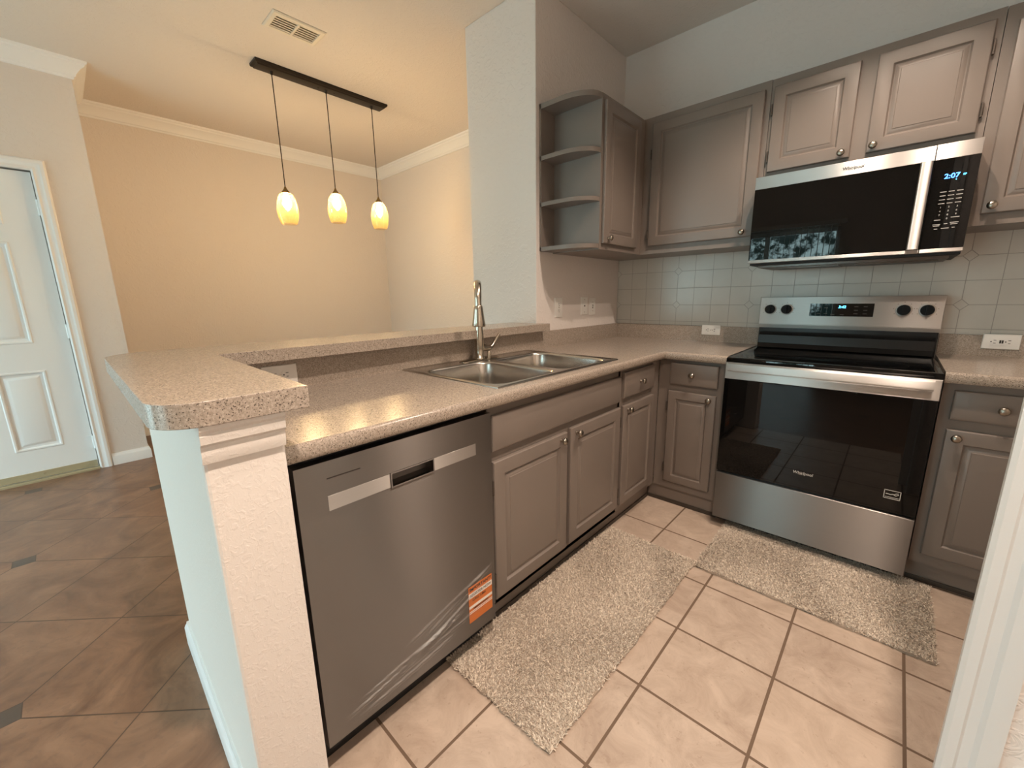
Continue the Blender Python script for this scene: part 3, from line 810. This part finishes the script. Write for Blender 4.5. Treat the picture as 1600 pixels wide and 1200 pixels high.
# loose protective film with wrinkles over the lower part
nu, nv = 150, 130
U = np.linspace(dy0+.004, dy1+.004, nu); V = np.linspace(dz0-.004, .732, nv)
uu, vv = np.meshgrid(U, V, indexing='ij'); s_ = (uu-dy0)/(dy1-dy0)
hgt = .0022 + .0008*np.sin(9*s_)*np.cos(vv*20)
for (c0, c1, c2, a0, wd, lo, hi) in ((.150, .10, .10, .0030, .0035, .05, .95), (.165, .18, -.02, .0026, .003, .1, .8), (.125, .09, .02, .0026, .003, .1, .75), (.135, .20, -.04, .0022, .003, .25, .95), (.18, .30, .0, .0020, .0045, .35, 1.0), (.12, .42, .0, .002, .006, .45, 1.0), (.145, .05, .12, .0028, .003, .3, 1.)):
    f = c0 + c1*s_*.5 + c2*s_*s_
    win = np.clip((s_-lo)*8, 0, 1)*np.clip((hi-s_)*8, 0, 1)
    hgt += 1.8*a0*win*np.exp(-((vv-f)/(1.25*wd))**2)
hgt = .0016 + (hgt-.0016)*np.clip((.455-vv)/.10, 0, 1)
m = M(); ids = np.arange(nu*nv).reshape(nu, nv)
m.add([F(float(uu[i, j]), float(vv[i, j]), float(hgt[i, j])) for i in range(nu) for j in range(nv)], [(int(ids[i, j]), int(ids[i+1, j]), int(ids[i+1, j+1]), int(ids[i, j+1])) for i in range(nu-1) for j in range(nv-1)])
part('protective_film', m, MT['film'], t, smooth=180, label='clear wrinkled protective film')

# ================================================================ RANGE
t = thing('range', 'stainless steel and black glass electric range between the base cabinets', 'range', (1.366, -.35, 0))
rx0, rx1 = .989, 1.744
m = M(); m.box(rx0+.002, rx1-.002, -.655, -.03, .06, .886); m.box(rx0+.03, rx1-.03, -.60, -.05, .0, .06)
part('body', m, MT['matblack'], t)
m = M(); m.rings(FZ(.884), (rx0, rx1, -.692, -.095), [(0, 0), (0, .024), (.003, .029), (.010, .0305), (.022, .0305), (.028, .0275)], cap1=True)
part('cooktop', m, MT['bglass'], t, smooth=30)
for cx_, cy_, r in ((1.16, -.52, .105), (1.56, -.52, .09), (1.16, -.26, .075), (1.56, -.26, .105)):
    m = M(); m.loops([[(cx_+rr*math.cos(2*math.pi*k/48), cy_+rr*math.sin(2*math.pi*k/48), .9117) for k in range(48)] for rr in (r, r-.003)], False, False)
    part('burner_ring', m, MT['burner'], t, smooth=0)
# backguard
m = M(); m.box(rx0+.004, rx1-.004, -.108, -.012, .90, 1.195)
bgd = part('backguard', m, MT['black'], t, bevel=.002)
F = FY(-.118)
m = M(); m.rings(F, (rx0, rx1, 1.046, 1.199), [(0, -.03), (0, -.002), (.002, 0)]); part('control_panel', m, MT['steel2'], t, smooth=0)
m = M(); m.prism(lambda u, v, n: (n, u, v), [(-.1185, 1.046), (-.1185, 1.044), (-.108, 1.026), (-.10, 1.026), (-.10, 1.046)], rx0+.001, rx1-.001); part('panel_lip', m, MT['steel2'], t, smooth=0)
m = M(); m.prism(lambda u, v, n: (n, u, v), [(-.108, 1.005), (-.128, .985), (-.135, .94), (-.150, .916), (-.108, .916)], rx0+.012, rx1-.012); part('rear_trim', m, MT['black'], t, smooth=20)
m = M(); m.fbox(F, 1.229, 1.495, 1.0955, 1.162, -.001, .0012); dsp = part('display', m, MT['bglass'], t)
text('clock_digits', '3:42', F, 1.367, 1.144, .0185, MT['cyan'], dsp, .0016, shear=.15)
for u, v in ((1.425, 1.146), (1.462, 1.146), (1.425, 1.128), (1.462, 1.128), (1.425, 1.110), (1.462, 1.110), (1.27, 1.11), (1.30, 1.11), (1.27, 1.14), (1.30, 1.14), (1.33, 1.105), (1.37, 1.105)):
    m = M(); m.fbox(F, u-.008, u+.008, v-.0012, v+.0012, .0012, .0015); part('key_mark', m, MT['mark'], dsp)
for u in (1.042, 1.122, 1.605, 1.687):
    m = M(); m.lathe(F(u, 1.131, 0), [(.0305, 0), (.0305, .002), (.0285, .0035), (.026, .0035)], 28, '-y')
    ring = part('dial_ring', m, MT['steel2'], t, smooth=40)
    m = M(); m.lathe(F(u, 1.131, .0), [(.0255, .0), (.0245, .018), (.022, .022), (.0, .0225)], 28, '-y'); m.fbox(F, u-.0045, u+.0045, 1.131-.0235, 1.131+.0235, .02, .033)
    part('knob', m, MT['dial'], t, smooth=35)
    for a in range(-120, 121, 40):
        m = M(); r_ = .037; uu_, vv_ = u + r_*math.sin(math.radians(a)), 1.131 + r_*math.cos(math.radians(a)); m.fbox(F, uu_-.0014, uu_+.0014, vv_-.0014, vv_+.0014, 0, .0004)
        part('dial_mark', m, MT['mark'], t, smooth=0)
# oven door
F = FY(-.703)
m = M(); m.fbox(F, rx0+.002, rx1-.002, .322, .809, -.045, 0); od = part('oven_door', m, MT['bglass'], t, bevel=.002)
m = M(); m.rings(F, (rx0+.001, rx1-.001, .809, .890), [(0, -.045), (0, -.002), (.002, 0.001)]); part('top_rail', m, MT['steel2'], od, smooth=0)
m = M(); hb = rrect(-.001, .036, -.021, .021, .009, 5)
m.loops([[(x, -.703-.012-p, .8735+q) for p, q in hb] for x in (1.012, 1.016, 1.716, 1.720)])
m.box(1.03, 1.05, -.72, -.702, .862, .884); m.box(1.682, 1.702, -.72, -.702, .862, .884)
part('handle', m, MT['steel2'], od, smooth=40)
def logo(parent, F, u, v, w, mt, n):
    o = text('logo', 'Whirlpool', F, u, v, w*.235, mt, parent, n, shear=.10, sx=1.0)
    m = M(); ls = []
    for k in range(25):
        a = math.radians(-215 + 250*k/24)
        ls.append([F(u - .06*w + .18*w*math.cos(a)*rr, v - .015*w + .085*w*math.sin(a)*rr + .035*w*math.cos(a), n) for rr in (1.0, .80 + .12*abs(math.sin(a/2)))])
    m.loops(ls, False, False, closed=False)
    part('logo_swoosh', m, mt, parent, smooth=0)
logo(od, F, 1.358, .405, .078, MT['silverink'], .0008)
m = M(); bu, bv = 1.664, .400
for a0, a1, b0, b1 in ((-.026, .026, .0165, .019), (-.026, .026, -.019, -.0165), (-.026, -.0235, -.019, .019), (.0235, .026, -.019, .019)): m.fbox(F, bu+a0, bu+a1, bv+b0, bv+b1, 0, .0006)
m.fbox(F, bu-.021, bu+.021, bv-.0125, bv-.0105, 0, .0006)
m.loops([[F(bu-.02+.04*k/16, bv+.0015+.003*math.sin(k*.9)*(k/16)+s2, .0007) for s2 in (-.0018, .0018)] for k in range(17)], False, False, closed=False)
m.tube([F(bu+.004, bv+.001, .0007), F(bu+.012, bv+.008, .0007), F(bu+.018, bv+.010, .0007)], .0012, 6)
part('badge', m, MT['silverink'], od, smooth=0, label='small framed silver badge')
m = M(); m.rings(F, (rx0+.001, rx1-.001, .058, .312), [(0, -.045), (0, -.002), (.002, 0)]); part('storage_drawer', m, MT['steel'], t, smooth=0)

# ================================================================ MICROWAVE
t = thing('microwave', 'stainless steel and black over-the-range microwave under the short cabinet', 'microwave', (1.362, -.22, 1.36))
mx0, mx1 = .984, 1.7405
m = M(); m.box(mx0+.002, mx1-.002, -.425, -.009, 1.362, 1.780); part('body', m, MT['matblack'], t, bevel=.002)
m = M(); m.box(mx0+.03, mx1-.03, -.38, -.06, 1.352, 1.362)
for k in range(2): m.box(mx0+.08+.34*k, mx0+.36+.34*k, -.30, -.12, 1.348, 1.352)
part('underside_grille', m, MT['steel'], t)
F = FY(-.456); sp_ = 1.6155
m = M(); m.rings(F, (mx0, sp_-.001, 1.3735, 1.779), [(0, -.03), (0, -.001), (.001, 0)]); md = part('door', m, MT['bglass'], t, smooth=0)
m = M(); m.fbox(F, mx0, sp_-.001, 1.724, 1.780, -.028, .003); part('top_strip', m, MT['steel2'], md, bevel=.0008)
m = M(); m.fbox(F, mx0, sp_-.001, 1.373, 1.387, -.028, .003); part('bottom_strip', m, MT['steel2'], md, bevel=.0008)
m = M(); hb = rrect(-.0185, .0185, 0, .028, .006, 5)
m.loops([[F(1.594+p, z, .004+q) for p, q in hb] for z in (1.388, 1.391, 1.718, 1.721)]); part('handle', m, MT['steel2'], md, smooth=40)
logo(md, F, 1.361, 1.751, .075, MT['ink'], .0046)
m = M(); m.rings(F, (sp_+.001, mx1, 1.3735, 1.779), [(0, -.03), (0, -.001), (.001, 0)]); mp_ = part('control_panel', m, MT['bglass'], t, smooth=0)
m = M(); m.fbox(F, sp_+.001, mx1, 1.724, 1.780, -.028, .003); part('top_strip', m, MT['steel2'], mp_, bevel=.0008)
m = M(); m.fbox(F, sp_+.001, mx1, 1.373, 1.387, -.028, .003); part('bottom_strip', m, MT['steel2'], mp_, bevel=.0008)
text('clock_digits', '2:07', F, 1.672, 1.6585, .025, MT['blue'], mp_, .0006, sx=1.0)
text('clock_digits', 'EP', F, 1.7065, 1.659, .009, MT['cyan'], mp_, .0006)
m = M(); m.fbox(F, 1.684, 1.6865, 1.6425, 1.646, .0003, .0006); part('indicator', m, MT['cyan'], mp_, smooth=0)
for r in range(4):
    for c in range(3):
        m = M(); u, v = 1.656+.023*c, 1.602-.0145*r; w_ = (.009, .008, .0085)[(r+c) % 3]; m.fbox(F, u-w_, u+w_, v-.0013, v+.0013, .0002, .0006); part('key_label', m, MT['silverink'], mp_, smooth=0)
for r, row in enumerate(('123', '456', '789')):
    for c, ch in enumerate(row):
        text('key_label', ch, F, 1.656+.023*c, 1.544-.0145*r, .0085, MT['silverink'], mp_, .0006)
text('key_label', '0', F, 1.679, 1.5005, .0085, MT['silverink'], mp_, .0006)
for u, v, w_ in ((1.653, 1.497, .009), (1.653, 1.480, .011), (1.653, 1.475, .009), (1.702, 1.504, .012), (1.702, 1.484, .012), (1.702, 1.478, .010), (1.653, 1.463, .005), (1.679, 1.464, .011), (1.702, 1.465, .004), (1.679, 1.481, .005)):
    m = M(); m.fbox(F, u-w_, u+w_, v-.0013, v+.0013, .0002, .0006); part('key_label', m, MT['silverink'], mp_, smooth=0)

# ================================================================ OUTLETS AND SWITCHES
def plate(F, u, v, w, h, label, cat, kind, name, horiz=False, group=None):
    t = thing(name, label, cat, F(u, v, 0), group)
    m = M(); m.rings(F, (u-w/2, u+w/2, v-h/2, v+h/2), [(0, .0002), (0, .003), (.002, .0058), (.006, .0065)]); part('plate', m, MT['plate'], t, smooth=25)
    G = (lambda a, b, n: F(u+a, v+b, n)) if not horiz else (lambda a, b, n: F(u+b, v-a, n))
    if kind == 'duplex':
        for s2 in (-1, 1):
            m = M(); pts = [(.0172*math.cos(math.radians(a)), max(-.0135, min(.0135, .0172*math.sin(math.radians(a))))) for a in range(0, 360, 12)]
            m.prism(lambda a, b, n: G(a, b + s2*.0195, n), pts, .006, .0082); rc = part('receptacle', m, MT['plate'], t, smooth=30)
            m = M()
            for a, hh in ((-.0065, .0045), (.0065, .0035)): m.loops([[G(a+p, s2*.0195+.003+q, n) for p, q in ((-.0012, -hh), (.0012, -hh), (.0012, hh), (-.0012, hh))] for n in (.0082, .0086)])
            m.loops([[G(.0026*math.cos(k*.5236), s2*.0195-.008+.0026*math.sin(k*.5236), n) for k in range(12)] for n in (.0082, .0086)])
            part('slots', m, MT['slot'], rc, smooth=0)
        m = M(); m.loops([[G(.003*math.cos(k*.5236), .003*math.sin(k*.5236), n) for k in range(12)] for n in (.006, .0075)]); part('screw', m, MT['nickel'], t, smooth=0)
    elif kind == 'jack':
        m = M(); m.loops([[G(.0055*math.cos(k*.5236), .0055*math.sin(k*.5236), n) for k in range(12)] for n in (.006, .009)]); part('jack', m, MT['slot'], t, smooth=0)
        for b in (-.042, .042):
            m = M(); m.loops([[G(.003*math.cos(k*.5236), b+.003*math.sin(k*.5236), n) for k in range(12)] for n in (.006, .0072)]); part('screw', m, MT['nickel'], t, smooth=0)
    elif kind == 'toggle':
        m = M(); m.loops([[G(p, q, n) for p, q in ((-.005, -.012), (.005, -.012), (.005, .012), (-.005, .012))] for n in (.006, .0068)]); part('slot', m, MT['slot'], t, smooth=0)
        m = M(); m.loops([[G(p, q, .006) for p, q in ((-.004, -.004), (.004, -.004), (.004, .006), (-.004, .006))], [G(p, q, .016) for p, q in ((-.003, .004), (.003, .004), (.003, .010), (-.003, .010))]]); part('toggle', m, MT['plate'], t, smooth=0)
        for b in (-.03, .03):
            m = M(); m.loops([[G(.003*math.cos(k*.5236), b+.003*math.sin(k*.5236), n) for k in range(12)] for n in (.006, .0072)]); part('screw', m, MT['nickel'], t, smooth=0)
    elif kind == 'gfci':
        m = M(); m.loops([[G(p, q, n) for p, q in ((-.0165, -.0335), (.0165, -.0335), (.0165, .0335), (-.0165, .0335))] for n in (.006, .0085)]); rc = part('receptacle', m, MT['plate'], t, smooth=0)
        m = M()
        for s2 in (-1, 1):
            for a, hh in ((-.0065, .0042), (.0065, .0035)): m.loops([[G(a+p, s2*.022+.002+q, n) for p, q in ((-.0011, -hh), (.0011, -hh), (.0011, hh), (-.0011, hh))] for n in (.0085, .0089)])
            m.loops([[G(.0024*math.cos(k*.5236), s2*.022-.009+.0024*math.sin(k*.5236), n) for k in range(12)] for n in (.0085, .0089)])
        part('slots', m, MT['slot'], rc, smooth=0)
        m = M()
        for b in (-.0035, .0035): m.loops([[G(p, b+q, n) for p, q in ((-.007, -.0027), (.007, -.0027), (.007, .0027), (-.007, .0027))] for n in (.0085, .0098)])
        part('test_button', m, MT['slot'], rc, smooth=0)
    return t
plate(FX(.018), -2.418, .966, .114, .070, 'white duplex outlet lying sideways under the bar at the end of the counter', 'outlet', 'duplex', 'outlet', True)
plate(FY(-.018), .698, .991, .116, .066, 'white duplex outlet lying sideways in the backsplash left of the range', 'outlet', 'duplex', 'outlet', True)
plate(FY(-.018), 1.948, .988, .116, .068, 'white outlet with dark test buttons right of the range', 'outlet', 'gfci', 'outlet', True)
plate(FX(0), -.760, 1.154, .078, .122, 'white wall outlet nearest the bar, apart from the pair', 'outlet', 'duplex', 'outlet')
plate(FX(0), -.466, 1.157, .078, .118, 'white wall plate with a round dark jack, left one of the pair', 'wall plate', 'jack', 'wall_jack')
plate(FX(0), -.362, 1.150, .074, .118, 'white light switch plate nearest the kitchen corner', 'switch', 'toggle', 'light_switch')

# ================================================================ RUGS
def rug(x0, x1, y0, y1, label, seed, n, rot=0.):
    r = np.random.default_rng(seed)
    t = thing('rug', label, 'rug', ((x0+x1)/2, (y0+y1)/2, 0))
    t.rotation_euler[2] = rot
    m = M()
    k = 40
    def edge(a): return .004*math.sin(a*23 + seed) + .003*math.sin(a*61)
    lp = []
    for i in range(k): lp.append((x0 + (x1-x0)*i/k, y0 + edge(i/k)))
    for i in range(k): lp.append((x1 + edge(i/k+.3), y0 + (y1-y0)*i/k))
    for i in range(k): lp.append((x1 - (x1-x0)*i/k, y1 + edge(i/k+.6)))
    for i in range(k): lp.append((x0 + edge(i/k+.8), y1 - (y1-y0)*i/k))
    m.loops([[(x, y, .001) for x, y in lp], [(x, y, .010) for x, y in lp]])
    part('backing', m, MT['rug'], t, smooth=0)
    px = r.uniform(x0-.002, x1+.002, n); py = r.uniform(y0-.002, y1+.002, n)
    ang = r.uniform(0, 2*np.pi, n); w = r.uniform(.0011, .0021, n); h = r.uniform(.0125, .0165, n)
    # lean in patches, as brushed pile does
    la = 2.4*np.sin(px*7 + seed) + 2.1*np.cos(py*6 + px*3) + r.normal(0, 1.5, n); lm = r.uniform(.005, .014, n)
    lx, ly = np.cos(la)*lm, np.sin(la)*lm
    cx_, cy_ = np.cos(ang)*w, np.sin(ang)*w
    nv = 5
    V = np.zeros((n, nv, 3))
    V[:, 0] = np.stack([px-cx_, py-cy_, np.full(n, .006)], 1); V[:, 1] = np.stack([px+cx_, py+cy_, np.full(n, .006)], 1)
    V[:, 2] = np.stack([px+cx_*.9+lx*.5, py+cy_*.9+ly*.5, h*.8], 1); V[:, 3] = np.stack([px-cx_*.9+lx*.5, py-cy_*.9+ly*.5, h*.8], 1)
    V[:, 4] = np.stack([px+lx, py+ly, h], 1)
    base = np.arange(n)*nv
    q = np.stack([base, base+1, base+2, base+3], 1); tr = np.stack([base+3, base+2, base+4], 1)
    me = bpy.data.meshes.new('pile')
    L0 = np.array(LOC[t.name]); VV = (V.reshape(-1, 3) - L0)
    me.vertices.add(n*nv); me.vertices.foreach_set('co', VV.ravel())
    li = np.concatenate([np.concatenate([q, tr], 1).ravel()]); me.loops.add(len(li)); me.loops.foreach_set('vertex_index', li)
    st = np.stack([np.arange(n)*7, np.arange(n)*7+4], 1).ravel(); me.polygons.add(2*n); me.polygons.foreach_set('loop_start', st)
    me.update(calc_edges=True)
    at = me.attributes.new('tint', 'FLOAT', 'FACE'); at.data.foreach_set('value', np.repeat(r.uniform(0, 1, n), 2))
    me.materials.append(MT['rug'])
    o = bpy.data.objects.new('pile', me); COL.objects.link(o); o.parent = t; o['kind'] = 'stuff'
    return t
rug(.604, 1.043, -2.196, -1.095, 'beige shag rug along the dishwasher and sink cabinets', 3, 95000)
rug(1.050, 1.828, -1.122, -.628, 'beige shag rug in front of the range', 8, 78000)

# ================================================================ PENDANT LIGHT AND VENT
PX = -1.83
t = thing('pendant_light', 'dark linear ceiling canopy with three hanging amber glass shades', 'pendant light', (PX, -1.262, H))
m = M(); m.rings(FC(H), (PX-.060, PX+.060, -1.755, -.772), [(0, 0), (0, .012), (.006, .020), (.012, .022), (.018, .030), (.024, .031)]); part('canopy', m, MT['bronze'], t, smooth=20)
m = M()
for yy in (-1.32, -1.20): m.lathe((PX, yy, H-.0345), [(0, 0), (.006, .001), (.006, .004)], 12)
part('canopy_screw', m, MT['bronze'], t)
for yy, zb in ((-1.640, 1.780), (-1.262, 1.832), (-.887, 1.824)):
    zt = zb + .218
    m = M(); m.lathe((PX, yy, H-.052), [(.004, 0), (.009, .004), (.010, .018), (.012, .021)], 14); part('cord_grip', m, MT['bronze'], t, smooth=40)
    m = M(); m.tube([(PX, yy, H-.04), (PX, yy, zt+.03)], .0035, 8); part('cord', m, MT['bronze'], t)
    m = M(); m.lathe((PX, yy, zt-.003), [(.031, 0), (.030, .004), (.022, .016), (.011, .030), (.006, .045), (.0, .046)], 20); part('socket_cap', m, MT['brass'], t, smooth=40)
    sh = [(.030, .218), (.044, .205), (.057, .180), (.067, .145), (.0715, .108), (.071, .075), (.066, .040), (.058, .014), (.053, .0)]
    m = M(); m.lathe((PX, yy, zb), sh, 36, cap=False)
    s = part('shade', m, MT['shade'], t, smooth=60)
    m = M(); m.lathe((PX, yy, zb+.112), [(.0, 0), (.014, .004), (.025, .016), (.0285, .032), (.026, .050), (.018, .068), (.013, .080), (.012, .10)], 18); part('bulb', m, MT['bulb'], s, smooth=60)

t = thing('ceiling_vent', 'cream ceiling air register with angled louvres near the pendant canopy', 'vent', (-1.28, -1.68, H))
vx0, vx1, vy0, vy1 = -1.375, -1.185, -1.83, -1.53
m = M()
m.rings(FC(H), (vx0, vx1, vy0, vy1), [(0, 0), (0, .003), (.008, .008), (.028, .009), (.030, .001)], cap0=False, cap1=False)
part('frame', m, MT['vent'], t, smooth=20)
m = M(); m.box(vx0+.028, vx1-.028, vy0+.028, vy1-.028, H-.0015, H-.0005); part('duct_opening', m, MT['sweep'], t)
for k in range(6):
    xx = vx0+.038+k*.0228
    m = M(); m.loops([[(xx-.011, y, H-.003), (xx+.008, y, H-.0085), (xx+.009, y, H-.0075), (xx-.010, y, H-.002)] for y in (vy0+.029, vy1-.029)]); part('louvre', m, MT['vent'], t, smooth=0)
m = M(); m.box(vx0+.03, vx1-.03, -1.686, -1.674, H-.010, H-.001); part('centre_bar', m, MT['vent'], t)

# ================================================================ LIGHTS OF THE KITCHEN AND HALL CEILING (out of frame)
def can_light(x, y, w, size, label, rgb, heads, cut):
    t = thing('ceiling_light', label, 'ceiling light', (x, y, H))
    m = M(); m.lathe((x, y, H-.025), [(.0, 0), (.05, .002), (.055, .012), (.055, .025)], 28); part('canopy', m, MT['nickel'], t, smooth=40)
    for dx in heads:
        m = M(); m.lathe((x+dx, y, H-.12), [(.062, 0), (.058, .02), (.045, .06), (.025, .085), (.012, .098), (.010, .12)], 28, cap=False); part('shade', m, MT['nickel'], t, smooth=50)
        d = bpy.data.lights.new('lamp', 'AREA'); d.shape = 'DISK'; d.size = size; d.energy = w / len(heads); d.color = rgb
        o = bpy.data.objects.new('lamp', d); COL.objects.link(o); o.parent = t; o.location = (dx, 0, -.120 + cut)
    m = M(); m.box(x+min(heads)-.03, x+max(heads)+.03, y-.012, y+.012, H-.03, H-.012); part('bar', m, MT['nickel'], t)
can_light(1.47, -1.14, KITCHEN_W, .032, 'two-head kitchen ceiling light over the rugs', (1.0, .81, .66), (-.16, .16), .046)
can_light(1.74, -2.74, HALL_W, .075, 'single ceiling light by the kitchen opening', (1.0, .81, .66), (0.,), .048)
S.cycles.use_denoising = True
